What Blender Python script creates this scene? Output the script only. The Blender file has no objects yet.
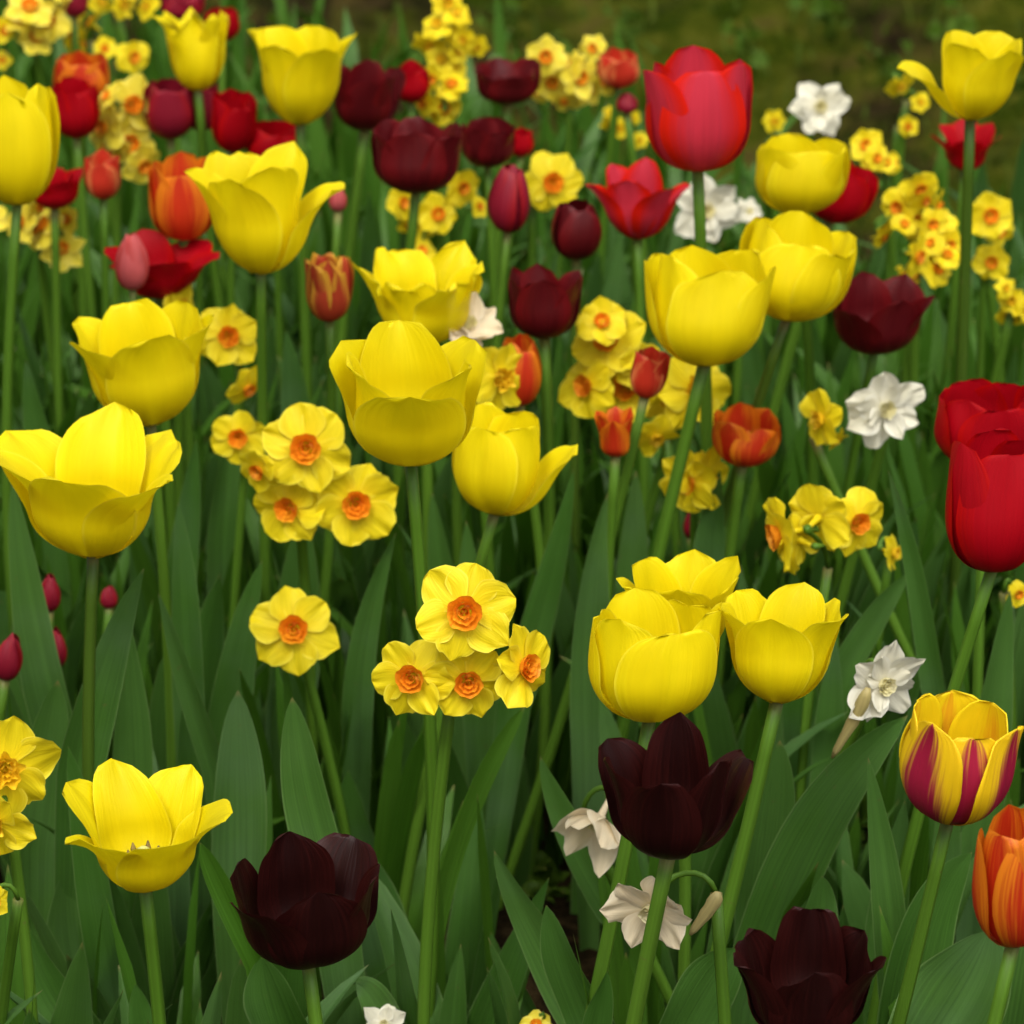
import bpy, math, random
import numpy as np
from mathutils import Vector, Matrix

# ------------------------------------------------------------------ camera, sky, sun, exposure
SC = bpy.context.scene
COL = SC.collection
R = math.radians
FPX, PITCH, CAMH = 4000.0, R(24.0), 1.40
cd = bpy.data.cameras.new('camera'); cam = bpy.data.objects.new('camera', cd); COL.objects.link(cam)
cam.location = (0, 0, CAMH); cam.rotation_euler = (math.pi/2 - PITCH, 0, 0)
cd.sensor_width = 36.0; cd.lens = 36.0*FPX/1024.0
cd.clip_start = 0.05; cd.clip_end = 1000
cd.dof.use_dof = True; cd.dof.focus_distance = 2.08; cd.dof.aperture_fstop = 14
SC.camera = cam
SUN_EL, SUN_AZ = R(58), R(-150)       # soft overcast light from above the photographer's left
W = bpy.data.worlds.new('World'); SC.world = W; W.use_nodes = True
nt = W.node_tree; nt.nodes.clear()
sky = nt.nodes.new('ShaderNodeTexSky'); sky.sky_type = 'NISHITA'; sky.sun_disc = False
sky.sun_elevation = SUN_EL; sky.sun_rotation = R(150); sky.dust_density = 6.0; sky.air_density = 1.0; sky.ozone_density = 0.6
hs = nt.nodes.new('ShaderNodeHueSaturation'); hs.inputs['Saturation'].default_value = 0.18
bg = nt.nodes.new('ShaderNodeBackground'); bg.inputs[1].default_value = 0.12
wo = nt.nodes.new('ShaderNodeOutputWorld')
nt.links.new(sky.outputs[0], hs.inputs['Color']); nt.links.new(hs.outputs[0], bg.inputs[0]); nt.links.new(bg.outputs[0], wo.inputs[0])
sd = bpy.data.lights.new('sun', 'SUN'); sun = bpy.data.objects.new('sun', sd); COL.objects.link(sun)
sd.energy = 1.5; sd.angle = R(20); sd.color = (1.0, 0.95, 0.86)
sun.rotation_euler = (math.pi/2 - SUN_EL, 0, R(-32))
SC.view_settings.view_transform = 'Standard'; SC.view_settings.look = 'None'
SC.view_settings.exposure = 0.70; SC.view_settings.gamma = 1.0
SC.cycles.max_bounces = 6; SC.cycles.diffuse_bounces = 3; SC.cycles.transmission_bounces = 4
SC.cycles.use_denoising = True

RNG = np.random.default_rng(7)
random.seed(7)

def ray(px, py):
    a, b = (px-512.0)/FPX, -(py-512.0)/FPX
    return np.array([a, math.cos(PITCH)+b*math.sin(PITCH), -math.sin(PITCH)+b*math.cos(PITCH)])
def at_z(px, py, z):
    d = ray(px, py); return np.array([0, 0, CAMH]) + d*((z-CAMH)/d[2])
def at_y(px, py, y):
    d = ray(px, py); return np.array([0, 0, CAMH]) + d*(y/d[1])
def project(P):
    P = np.asarray(P, float).reshape(-1, 3)
    q = P - np.array([0, 0, CAMH])
    dep = q[:, 1]*math.cos(PITCH) - q[:, 2]*math.sin(PITCH)
    up = q[:, 1]*math.sin(PITCH) + q[:, 2]*math.cos(PITCH)
    return 512+FPX*q[:, 0]/dep, 512-FPX*up/dep, dep

# ------------------------------------------------------------------ materials
def newmat(name):
    m = bpy.data.materials.new(name); m.use_nodes = True; m.node_tree.nodes.clear(); return m, m.node_tree
def N(t, kind, **kw):
    n = t.nodes.new(kind)
    for k, v in kw.items(): setattr(n, k, v)
    return n
def math_(t, op, a, b=None, clamp=False):
    n = N(t, 'ShaderNodeMath', operation=op); n.use_clamp = clamp
    for i, x in enumerate((a, b)):
        if x is None: continue
        if isinstance(x, (int, float)): n.inputs[i].default_value = x
        else: t.links.new(x, n.inputs[i])
    return n.outputs[0]
def mixc(t, fac, a, b, mode='MIX'):
    n = N(t, 'ShaderNodeMix', data_type='RGBA', blend_type=mode)
    for s, x in ((n.inputs[0], fac), (n.inputs[6], a), (n.inputs[7], b)):
        if isinstance(x, (int, float)): s.default_value = x
        elif isinstance(x, tuple): s.default_value = (*x, 1)
        else: t.links.new(x, s)
    return n.outputs[2]
def ramp(t, x, lo, hi):
    n = N(t, 'ShaderNodeMapRange', interpolation_type='SMOOTHSTEP')
    t.links.new(x, n.inputs[0]); n.inputs[1].default_value = lo; n.inputs[2].default_value = hi
    return n.outputs[0]

def petal_material(name, centre, edge, base, e0=0.5, e1=1.1, kn=0.35, kv=0.0, streak=0.16, trans=0.3, rough=0.5, rim=None, spec=0.3, bv=0.22, sheen=0.0):
    """centre/edge colours run across the petal, base colour sits at its foot; u,v come from the petal's own UV"""
    m, t = newmat(name)
    uv = N(t, 'ShaderNodeUVMap'); sp = N(t, 'ShaderNodeSeparateXYZ'); t.links.new(uv.outputs[0], sp.inputs[0])
    u, v = sp.outputs[0], sp.outputs[1]
    oi = N(t, 'ShaderNodeObjectInfo')
    au = math_(t, 'ABSOLUTE', math_(t, 'MULTIPLY', math_(t, 'SUBTRACT', u, 0.5), 2.0))
    cx = N(t, 'ShaderNodeCombineXYZ')
    t.links.new(math_(t, 'MULTIPLY', u, 26.0), cx.inputs[0]); t.links.new(math_(t, 'MULTIPLY', v, 1.6), cx.inputs[1])
    t.links.new(math_(t, 'MULTIPLY', oi.outputs['Random'], 40.0), cx.inputs[2])
    ns = N(t, 'ShaderNodeTexNoise'); ns.inputs['Scale'].default_value = 1.0; ns.inputs['Detail'].default_value = 4.0
    t.links.new(cx.outputs[0], ns.inputs['Vector'])
    noi = ns.outputs['Fac']
    cy = N(t, 'ShaderNodeCombineXYZ')
    t.links.new(math_(t, 'MULTIPLY', u, 2.6), cy.inputs[0]); t.links.new(math_(t, 'MULTIPLY', v, 2.2), cy.inputs[1])
    t.links.new(math_(t, 'MULTIPLY', oi.outputs['Random'], 17.0), cy.inputs[2])
    nb = N(t, 'ShaderNodeTexNoise'); nb.inputs['Scale'].default_value = 1.0; nb.inputs['Detail'].default_value = 2.0
    t.links.new(cy.outputs[0], nb.inputs['Vector'])
    f = math_(t, 'ADD', au, math_(t, 'MULTIPLY', math_(t, 'SUBTRACT', noi, 0.5), kn*2))
    f = math_(t, 'ADD', f, math_(t, 'MULTIPLY', math_(t, 'SUBTRACT', v, 0.5), kv))
    c = mixc(t, ramp(t, f, e0, e1), centre, edge)
    c = mixc(t, ramp(t, math_(t, 'ADD', v, math_(t, 'MULTIPLY', math_(t, 'SUBTRACT', noi, 0.5), 0.2)), bv, 0.0), c, base)
    if rim: c = mixc(t, math_(t, 'MULTIPLY', ramp(t, au, 0.93, 1.0), 0.28), c, rim)
    val = math_(t, 'ADD', 1.0-streak/2, math_(t, 'MULTIPLY', noi, streak))
    val = math_(t, 'MULTIPLY', val, math_(t, 'ADD', 0.88, math_(t, 'MULTIPLY', nb.outputs['Fac'], 0.24)))
    val = math_(t, 'MULTIPLY', val, math_(t, 'ADD', 0.94, math_(t, 'MULTIPLY', oi.outputs['Random'], 0.12)))
    h = N(t, 'ShaderNodeHueSaturation'); t.links.new(c, h.inputs['Color']); t.links.new(val, h.inputs['Value'])
    col = h.outputs[0]
    p = N(t, 'ShaderNodeBsdfPrincipled'); t.links.new(col, p.inputs['Base Color'])
    p.inputs['Roughness'].default_value = rough; p.inputs['Specular IOR Level'].default_value = spec
    if sheen:
        t.links.new(mixc(t, .55, col, (0.55, 0.14, 0.12)), p.inputs['Sheen Tint']); p.inputs['Sheen Weight'].default_value = sheen*3; p.inputs['Sheen Roughness'].default_value = 0.4
    bp = N(t, 'ShaderNodeBump'); bp.inputs['Strength'].default_value = 0.35; bp.inputs['Distance'].default_value = 0.0012
    t.links.new(noi, bp.inputs['Height']); t.links.new(bp.outputs[0], p.inputs['Normal'])
    tr = N(t, 'ShaderNodeBsdfTranslucent'); t.links.new(col, tr.inputs[0])
    mx = N(t, 'ShaderNodeMixShader'); mx.inputs[0].default_value = trans
    t.links.new(p.outputs[0], mx.inputs[1]); t.links.new(tr.outputs[0], mx.inputs[2])
    o = N(t, 'ShaderNodeOutputMaterial'); t.links.new(mx.outputs[0], o.inputs[0])
    return m

def leaf_material(name, a, b, edge, trans=0.22, rough=0.42, freq=34.0, spec=0.35, bloom=0.0):
    m, t = newmat(name)
    uv = N(t, 'ShaderNodeUVMap'); sp = N(t, 'ShaderNodeSeparateXYZ'); t.links.new(uv.outputs[0], sp.inputs[0])
    u, v = sp.outputs[0], sp.outputs[1]
    oi = N(t, 'ShaderNodeObjectInfo'); geo = N(t, 'ShaderNodeNewGeometry')
    rnd = math_(t, 'ADD', oi.outputs['Random'], geo.outputs['Random Per Island'])
    cx = N(t, 'ShaderNodeCombineXYZ')
    t.links.new(math_(t, 'MULTIPLY', u, freq), cx.inputs[0]); t.links.new(math_(t, 'MULTIPLY', v, 1.2), cx.inputs[1])
    t.links.new(math_(t, 'MULTIPLY', rnd, 30.0), cx.inputs[2])
    ns = N(t, 'ShaderNodeTexNoise'); ns.inputs['Scale'].default_value = 1.0; ns.inputs['Detail'].default_value = 3.0
    t.links.new(cx.outputs[0], ns.inputs['Vector'])
    tc = N(t, 'ShaderNodeTexCoord')
    nb = N(t, 'ShaderNodeTexNoise'); nb.inputs['Scale'].default_value = 22.0; nb.inputs['Detail'].default_value = 4.0
    t.links.new(tc.outputs['Object'], nb.inputs['Vector'])
    fr = N(t, 'ShaderNodeMath', operation='FRACT'); t.links.new(math_(t, 'MULTIPLY', rnd, 7.31), fr.inputs[0])
    k = math_(t, 'ADD', math_(t, 'MULTIPLY', fr.outputs[0], 0.7), math_(t, 'MULTIPLY', nb.outputs['Fac'], 0.5), True)
    c = mixc(t, k, a, b)
    au = math_(t, 'ABSOLUTE', math_(t, 'MULTIPLY', math_(t, 'SUBTRACT', u, 0.5), 2.0))
    c = mixc(t, math_(t, 'MULTIPLY', ramp(t, au, 0.93, 1.0), 0.5), c, edge)
    tip = math_(t, 'ADD', v, math_(t, 'MULTIPLY', fr.outputs[0], 0.02))
    c = mixc(t, math_(t, 'MULTIPLY', ramp(t, tip, 0.985, 1.01), 0.6), c, (0.22, 0.17, 0.06))
    wax = N(t, 'ShaderNodeTexNoise'); wax.inputs['Scale'].default_value = 9.0; wax.inputs['Detail'].default_value = 5.0
    t.links.new(tc.outputs['Object'], wax.inputs['Vector'])
    c = mixc(t, math_(t, 'MULTIPLY', ramp(t, wax.outputs['Fac'], .48, .72), bloom), c, (0.105, 0.165, 0.105))
    nv_ = N(t, 'ShaderNodeTexNoise'); nv_.inputs['Scale'].default_value = 160.0; nv_.inputs['Detail'].default_value = 3.0
    t.links.new(tc.outputs['Object'], nv_.inputs['Vector'])
    c = mixc(t, math_(t, 'MULTIPLY', ramp(t, nv_.outputs['Fac'], .70, .78), .5), c, (0.10, 0.085, 0.03))
    vein = N(t, 'ShaderNodeMath', operation='SINE'); t.links.new(math_(t, 'MULTIPLY', u, freq*2.6), vein.inputs[0])
    val = math_(t, 'ADD', math_(t, 'ADD', 0.55, math_(t, 'MULTIPLY', ns.outputs['Fac'], 0.9)), math_(t, 'MULTIPLY', vein.outputs[0], .03))
    h = N(t, 'ShaderNodeHueSaturation'); t.links.new(c, h.inputs['Color']); t.links.new(val, h.inputs['Value'])
    p = N(t, 'ShaderNodeBsdfPrincipled'); t.links.new(h.outputs[0], p.inputs['Base Color'])
    rr = math_(t, 'ADD', rough-0.1, math_(t, 'MULTIPLY', nb.outputs['Fac'], 0.25)); t.links.new(rr, p.inputs['Roughness'])
    p.inputs['Specular IOR Level'].default_value = spec
    bp = N(t, 'ShaderNodeBump'); bp.inputs['Strength'].default_value = 0.4; bp.inputs['Distance'].default_value = 0.0012
    t.links.new(ns.outputs['Fac'], bp.inputs['Height']); t.links.new(bp.outputs[0], p.inputs['Normal'])
    tr = N(t, 'ShaderNodeBsdfTranslucent'); t.links.new(mixc(t, 1.0, h.outputs[0], (1.25, 1.3, 0.55), 'MULTIPLY'), tr.inputs[0])
    mx = N(t, 'ShaderNodeMixShader'); mx.inputs[0].default_value = trans
    t.links.new(p.outputs[0], mx.inputs[1]); t.links.new(tr.outputs[0], mx.inputs[2])
    o = N(t, 'ShaderNodeOutputMaterial'); t.links.new(mx.outputs[0], o.inputs[0])
    return m

def plain_material(name, a, b, scale=60.0, rough=0.6, bump=0.0, detail=5.0):
    m, t = newmat(name)
    tc = N(t, 'ShaderNodeTexCoord')
    n1 = N(t, 'ShaderNodeTexNoise'); n1.inputs['Scale'].default_value = scale; n1.inputs['Detail'].default_value = detail
    t.links.new(tc.outputs['Object'], n1.inputs['Vector'])
    c = mixc(t, ramp(t, n1.outputs['Fac'], 0.3, 0.7), a, b)
    p = N(t, 'ShaderNodeBsdfPrincipled'); t.links.new(c, p.inputs['Base Color']); p.inputs['Roughness'].default_value = rough
    p.inputs['Specular IOR Level'].default_value = 0.25
    if bump:
        bp = N(t, 'ShaderNodeBump'); bp.inputs['Strength'].default_value = 0.8; bp.inputs['Distance'].default_value = bump
        t.links.new(n1.outputs['Fac'], bp.inputs['Height']); t.links.new(bp.outputs[0], p.inputs['Normal'])
    o = N(t, 'ShaderNodeOutputMaterial'); t.links.new(p.outputs[0], o.inputs[0])
    return m

PM = {
 'yellow': petal_material('yellow_petal', (0.79, 0.645, 0.002), (0.82, 0.69, 0.004), (0.72, 0.58, 0.004), kn=0.5, streak=0.10, trans=0.34, spec=0.22, rim=(0.9, 0.82, 0.08), bv=0.12),
 'red': petal_material('red_petal', (0.36, 0.0015, 0.007), (0.45, 0.002, 0.002), (0.30, 0.012, 0.012), kn=0.3, streak=0.2, trans=0.3, rough=0.5, spec=0.12),
 'rose': petal_material('rose_red_petal', (0.50, 0.028, 0.050), (0.62, 0.012, 0.004), (0.36, 0.03, 0.02), e0=0.25, e1=0.85, kn=0.22, streak=0.25, trans=0.3, rough=0.5, spec=0.12),
 'crimson': petal_material('crimson_petal', (0.24, 0.007, 0.022), (0.32, 0.006, 0.010), (0.3, 0.05, 0.04), kn=0.4, streak=0.3, trans=0.25),
 'pink': petal_material('pink_petal', (0.56, 0.10, 0.10), (0.62, 0.06, 0.05), (0.42, 0.22, 0.10), kn=0.4, streak=0.25, trans=0.25),
 'orange': petal_material('orange_petal', (0.52, 0.030, 0.006), (0.72, 0.20, 0.008), (0.62, 0.22, 0.02), e0=0.25, e1=1.0, kn=0.8, kv=0.5, streak=0.3, trans=0.3),
 'scarlet': petal_material('scarlet_striped_petal', (0.52, 0.03, 0.012), (0.66, 0.20, 0.06), (0.35, 0.03, 0.03), e0=0.55, e1=0.95, kn=1.2, streak=0.4, trans=0.25),
 'flame': petal_material('red_petal_with_yellow_frill', (0.48, 0.055, 0.022), (0.82, 0.46, 0.04), (0.34, 0.025, 0.02), e0=0.55, e1=1.2, kn=0.6, kv=0.7, streak=0.35, trans=0.25),
 'wine': petal_material('wine_red_petal', (0.075, 0.0030, 0.0050), (0.125, 0.0040, 0.006), (0.028, 0.002, 0.003), e0=.2, e1=1.0, kn=0.5, streak=0.5, trans=0.2, rough=0.42, spec=0.22, sheen=0.03),
 'maroon': petal_material('black_maroon_petal', (0.013, 0.0021, 0.0018), (0.026, 0.0036, 0.0030), (0.012, 0.0036, 0.004), e0=.1, e1=1.0, kn=0.6, streak=0.6, trans=0.18, rough=0.42, spec=0.17, sheen=0.02),
 'bicolour': petal_material('yellow_and_magenta_petal', (0.36, 0.012, 0.045), (0.86, 0.58, 0.008), (0.30, 0.01, 0.03), e0=0.28, e1=0.74, kn=0.4, kv=0.6, streak=0.18, trans=0.3, bv=0.2),
}
PM['lining'] = petal_material('yellow_petal_lining', (0.80, 0.40, 0.008), (0.86, 0.64, 0.006), (0.42, 0.05, 0.01), e0=.05, e1=.6, kn=.5, kv=.6, bv=.5, trans=.2)
LINING = {'bicolour': 'lining'}
TEPAL = petal_material('daffodil_yellow_petal', (0.80, 0.64, 0.010), (0.83, 0.70, 0.030), (0.62, 0.46, 0.006), kn=0.5, streak=0.34, trans=0.32, rim=(0.86, 0.78, 0.16), spec=.2)
TEPAL_PALE = petal_material('daffodil_pale_yellow_petal', (0.82, 0.68, 0.045), (0.85, 0.75, 0.13), (0.70, 0.52, 0.02), kn=0.5, streak=0.2, trans=0.35)
TEPAL_WHITE = petal_material('daffodil_white_petal', (0.72, 0.69, 0.54), (0.76, 0.74, 0.62), (0.62, 0.58, 0.22), kn=0.5, streak=0.15, trans=0.3)
TEPAL_CREAM = petal_material('daffodil_cream_petal', (0.78, 0.66, 0.45), (0.80, 0.71, 0.52), (0.70, 0.60, 0.20), kn=0.5, streak=0.25, trans=0.3)
CUP = petal_material('daffodil_orange_cup', (0.82, 0.27, 0.010), (0.88, 0.40, 0.018), (0.84, 0.42, 0.02), kn=0.8, streak=0.45, trans=0.3)
CUP_YELLOW = petal_material('daffodil_yellow_cup', (0.82, 0.52, 0.012), (0.86, 0.62, 0.03), (0.7, 0.5, 0.02), kn=0.8, streak=0.35, trans=0.3)
CUP_PALE = petal_material('daffodil_pale_cup', (0.80, 0.74, 0.42), (0.82, 0.78, 0.55), (0.7, 0.62, 0.2), kn=0.8, streak=0.3, trans=0.3)
TULIP_LEAF = leaf_material('tulip_leaf', (0.027, 0.090, 0.006), (0.066, 0.152, 0.028), (0.17, 0.25, 0.09), freq=38, spec=0.34, bloom=0.26)
STRAP_LEAF = leaf_material('daffodil_leaf', (0.027, 0.088, 0.004), (0.054, 0.135, 0.011), (0.08, 0.17, 0.02), freq=14, spec=0.25)
STEM = leaf_material('flower_stem', (0.050, 0.120, 0.008), (0.078, 0.165, 0.014), (0.06, 0.13, 0.02), freq=10, spec=.2, trans=0.05)
STEM_BROWN = leaf_material('dark_flower_stem', (0.034, 0.070, 0.005), (0.052, 0.100, 0.009), (0.05, 0.08, 0.02), freq=10, spec=.2, trans=0.05)
SPATHE = leaf_material('withered_spathe', (0.40, 0.32, 0.10), (0.50, 0.44, 0.22), (0.4, 0.3, 0.15), freq=12, trans=0.2)
ANTHER = plain_material('anther', (0.10, 0.07, 0.02), (0.25, 0.17, 0.04), 300)
ANTHER_DARK = plain_material('dark_anther', (0.012, 0.008, 0.012), (0.03, 0.02, 0.02), 300)
PISTIL = plain_material('pistil', (0.55, 0.50, 0.14), (0.45, 0.48, 0.14), 300)
WEED = leaf_material('weed_leaf', (0.030, 0.075, 0.004), (0.062, 0.11, 0.010), (0.07, 0.12, 0.02), freq=6, spec=.08)
GRASS = leaf_material('grass_blade', (0.022, 0.046, 0.005), (0.060, 0.080, 0.010), (0.06, 0.09, 0.02), freq=4, spec=.04, rough=.8)

# ------------------------------------------------------------------ mesh helpers
def mesh_obj(name, verts, faces, uvs, mat, parent=None, smooth=True):
    me = bpy.data.meshes.new(name)
    me.from_pydata([tuple(map(float, p)) for p in verts], [], faces)
    if uvs is not None:
        ul = me.uv_layers.new(name='UVMap')
        li = np.empty(len(me.loops), dtype=np.int32); me.loops.foreach_get('vertex_index', li)
        ul.data.foreach_set('uv', np.asarray(uvs, dtype=np.float32)[li].ravel())
    me.materials.append(mat)
    if smooth: me.polygons.foreach_set('use_smooth', [True]*len(me.polygons))
    o = bpy.data.objects.new(name, me); COL.objects.link(o)
    if parent is not None: o.parent = parent
    return o
def grid_faces(nv, nu, off=0, wrap=False):
    f = []
    w = nu if wrap else nu+1
    for i in range(nv):
        for j in range(nu):
            a = off+i*w+j; b = off+i*w+(j+1) % w; c = off+(i+1)*w+(j+1) % w; d = off+(i+1)*w+j
            f.append((a, b, c, d))
    return f
def grid_uv(nv, nu):
    v, u = np.meshgrid(np.linspace(0, 1, nv+1), np.linspace(0, 1, nu+1), indexing='ij')
    return np.stack([u, v], -1).reshape(-1, 2)
class MB:
    def __init__(s): s.v = []; s.f = []; s.uv = []; s.n = 0
    def add(s, v, f, uv):
        v = np.asarray(v).reshape(-1, 3)
        s.v.append(v); s.f += [tuple(i+s.n for i in q) for q in f]; s.uv.append(np.asarray(uv)); s.n += len(v)
    def build(s, name, mat, parent=None): return mesh_obj(name, np.concatenate(s.v), s.f, np.concatenate(s.uv), mat, parent)
def tube(pts, rad, seg=10, squash=1.0):
    """a round stem along pts (list of points), radius per point"""
    pts = np.asarray(pts, float); n = len(pts)
    V = []; prev = None
    for i in range(n):
        tg = pts[min(i+1, n-1)]-pts[max(i-1, 0)]; tg /= np.linalg.norm(tg)+1e-9
        ref = np.array([1.0, 0, 0]) if prev is None else prev
        if abs(tg @ ref) > 0.95: ref = np.array([0, 1.0, 0])
        a = ref-tg*(ref @ tg); a /= np.linalg.norm(a); b = np.cross(tg, a); prev = a
        for k in range(seg):
            th = 2*math.pi*k/seg; V.append(pts[i]+rad[i]*(a*math.cos(th)+b*math.sin(th)*squash))
    f = grid_faces(n-1, seg, 0, True); f.append(tuple(range((n-1)*seg, n*seg))); f.append(tuple(reversed(range(seg))))
    uv = [((k/seg), i/(n-1)) for i in range(n) for k in range(seg)]
    return np.array(V), f, np.array(uv)
def bez(p0, p1, p2, p3, n=12):
    t = np.linspace(0, 1, n)[:, None]
    return (1-t)**3*p0+3*(1-t)**2*t*p1+3*(1-t)*t*t*p2+t**3*p3
def sstep(x): x = np.clip(x, 0, 1); return x*x*(3-2*x)
def empty(name, loc, label, cat, group=None):
    o = bpy.data.objects.new(name, None); COL.objects.link(o); o.location = tuple(map(float, loc)); o.empty_display_size = 0.02
    o['label'] = label; o['category'] = cat
    if group: o['group'] = group
    return o

# ------------------------------------------------------------------ leaves
def leaf_geo(path, width, side, fold=0.35, kind='tulip', wave=0.0, rng=RNG, nu=8):
    """blade along PATH (n points); SIDE the direction across it; FOLD how far its halves rise into a channel"""
    path = np.asarray(path, float); n = len(path)
    t = np.linspace(0, 1, n)
    if kind == 'tulip':
        w = (0.42+0.58*sstep(t/0.38))*np.clip(1-np.clip((t-0.36)/0.64, 0, 1)**1.9, 0, 1)**0.85
    elif kind == 'broad':
        w = (0.45+0.55*sstep(t/0.35))*np.clip(1-np.clip((t-0.45)/0.55, 0, 1)**2.3, 0, 1)**0.75
    else:
        w = (0.75+0.25*sstep(t/0.3))*np.clip(1-np.clip((t-0.72)/0.28, 0, 1)**2.4, 0, 1)**0.6
    w = w*width/2
    ph = rng.uniform(0, 6.28, 4)
    V = np.zeros((n, nu+1, 3)); us = np.linspace(-1, 1, nu+1)
    tw = rng.normal(0, 0.25)
    for i in range(n):
        tg = path[min(i+1, n-1)]-path[max(i-1, 0)]; tg /= np.linalg.norm(tg)+1e-9
        s0 = np.asarray(side, float); s = s0-tg*(s0 @ tg); s /= np.linalg.norm(s)+1e-9
        nm = np.cross(s, tg)
        a = tw*t[i]; s, nm = s*math.cos(a)+nm*math.sin(a), nm*math.cos(a)-s*math.sin(a)
        fo = fold*(1.25-t[i]*0.8)
        for j, u in enumerate(us):
            ang = fo*abs(u)
            lat = w[i]*u*math.cos(ang*0.8); up = w[i]*abs(u)**1.3*math.sin(fo)
            up += wave*width*(u*u)*math.sin(9*t[i]+ph[0]+(1.7 if u > 0 else 0))*math.sin(math.pi*t[i])
            lat += wave*0.4*width*abs(u)*math.sin(7*t[i]+ph[1])*math.sin(math.pi*t[i])
            V[i, j] = path[i]+s*lat+nm*up
    return V.reshape(-1, 3), grid_faces(n-1, nu), grid_uv(n-1, nu)
def free_leaf(base, az, length, width, lean=0.15, bend=0.5, kind='tulip', rng=RNG, n=15, fold=0.4, wave=0.05, nu=8, flop=0.0):
    """leaf rising from BASE; leans towards az and bends further over along its length"""
    h = np.array([math.sin(az), -math.cos(az), 0]); up = np.array([0, 0, 1.0])
    p = np.array(base, float); pts = [p.copy()]; a = lean
    sway = rng.normal(0, 0.12); sd_ = np.array([h[1], -h[0], 0])
    for i in range(1, n):
        t = i/(n-1)
        a = lean+bend*t**1.8+flop*max(0, t-0.6)*2.5
        p = p+(h*math.sin(a)+up*math.cos(a)+sd_*sway*t)*(length/(n-1)); pts.append(p.copy())
    return leaf_geo(pts, width, sd_, fold, kind, wave, rng, nu)
def pixel_leaf(tip, base, width, y, bow=0.0, dy=0.0, kind='tulip', fold=0.45, wave=0.09, mid=None, turn=0.0, rng=RNG):
    """leaf whose tip and foot stand where the photograph shows them, on the upright plane at distance y, carried down to the soil"""
    T = at_y(*tip, y+dy); B = at_y(*base, y)
    M = at_y(*mid, y+dy*0.5) if mid is not None else (T+B)/2+np.array([bow, 0, 0.0])
    dep = project(B)[2][0]; wd = width*dep/FPX
    C = 2*M-(T+B)/2
    tt = np.linspace(0, 1, 15)[:, None]
    pts = (1-tt)**2*B+2*(1-tt)*tt*C+tt*tt*T
    if B[2] > 0.01:                          # carry the foot on to the ground
        d0 = B-pts[1]; d0 = d0/(np.linalg.norm(d0)+1e-9); d0 = d0*0.4+np.array([0, 0, -0.6]); k = B[2]/max(0.2, -d0[2]/np.linalg.norm(d0))
        G = B+d0/np.linalg.norm(d0)*k; G[2] = -0.01
        m = max(3, int(k/0.03))
        pts = np.concatenate([G+(B-G)*np.linspace(0, 1, m+1)[:-1, None], pts])
    side = np.array([math.cos(turn), math.sin(turn), 0])
    return leaf_geo(pts, wd, side, fold, kind, wave, rng)

# ------------------------------------------------------------------ tulips
FORMS = {  # R cup radius, T rim radius, zm height of the widest turn, Wp petal half width, lip outward roll, tap how straight the foot tapers
 'cup':   dict(R=.50, T=.43, zm=.50, Wp=.50, lip=.02, curl=1.0, ruf=.016, tap=1.0),
 'bowl':  dict(R=.47, T=.56, zm=.52, Wp=.50, lip=.03, curl=1.0, ruf=.018, tap=1.1),
 'open':  dict(R=.44, T=.68, zm=.46, Wp=.50, lip=.05, curl=1.05, ruf=.022, tap=1.15),
 'goblet': dict(R=.49, T=.52, zm=.48, Wp=.43, lip=.0, curl=1.0, ruf=.016, tap=.95),
 'egg':   dict(R=.50, T=.30, zm=.46, Wp=.50, lip=.0, curl=.98, ruf=.010, tap=.85),
 'bud':   dict(R=.50, T=.10, zm=.40, Wp=.60, lip=.0, curl=.95, ruf=.006, tap=.85),
 'vee':   dict(R=.34, T=.62, zm=.30, Wp=.44, lip=.06, curl=1.15, ruf=.02, tap=.9),
}
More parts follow.
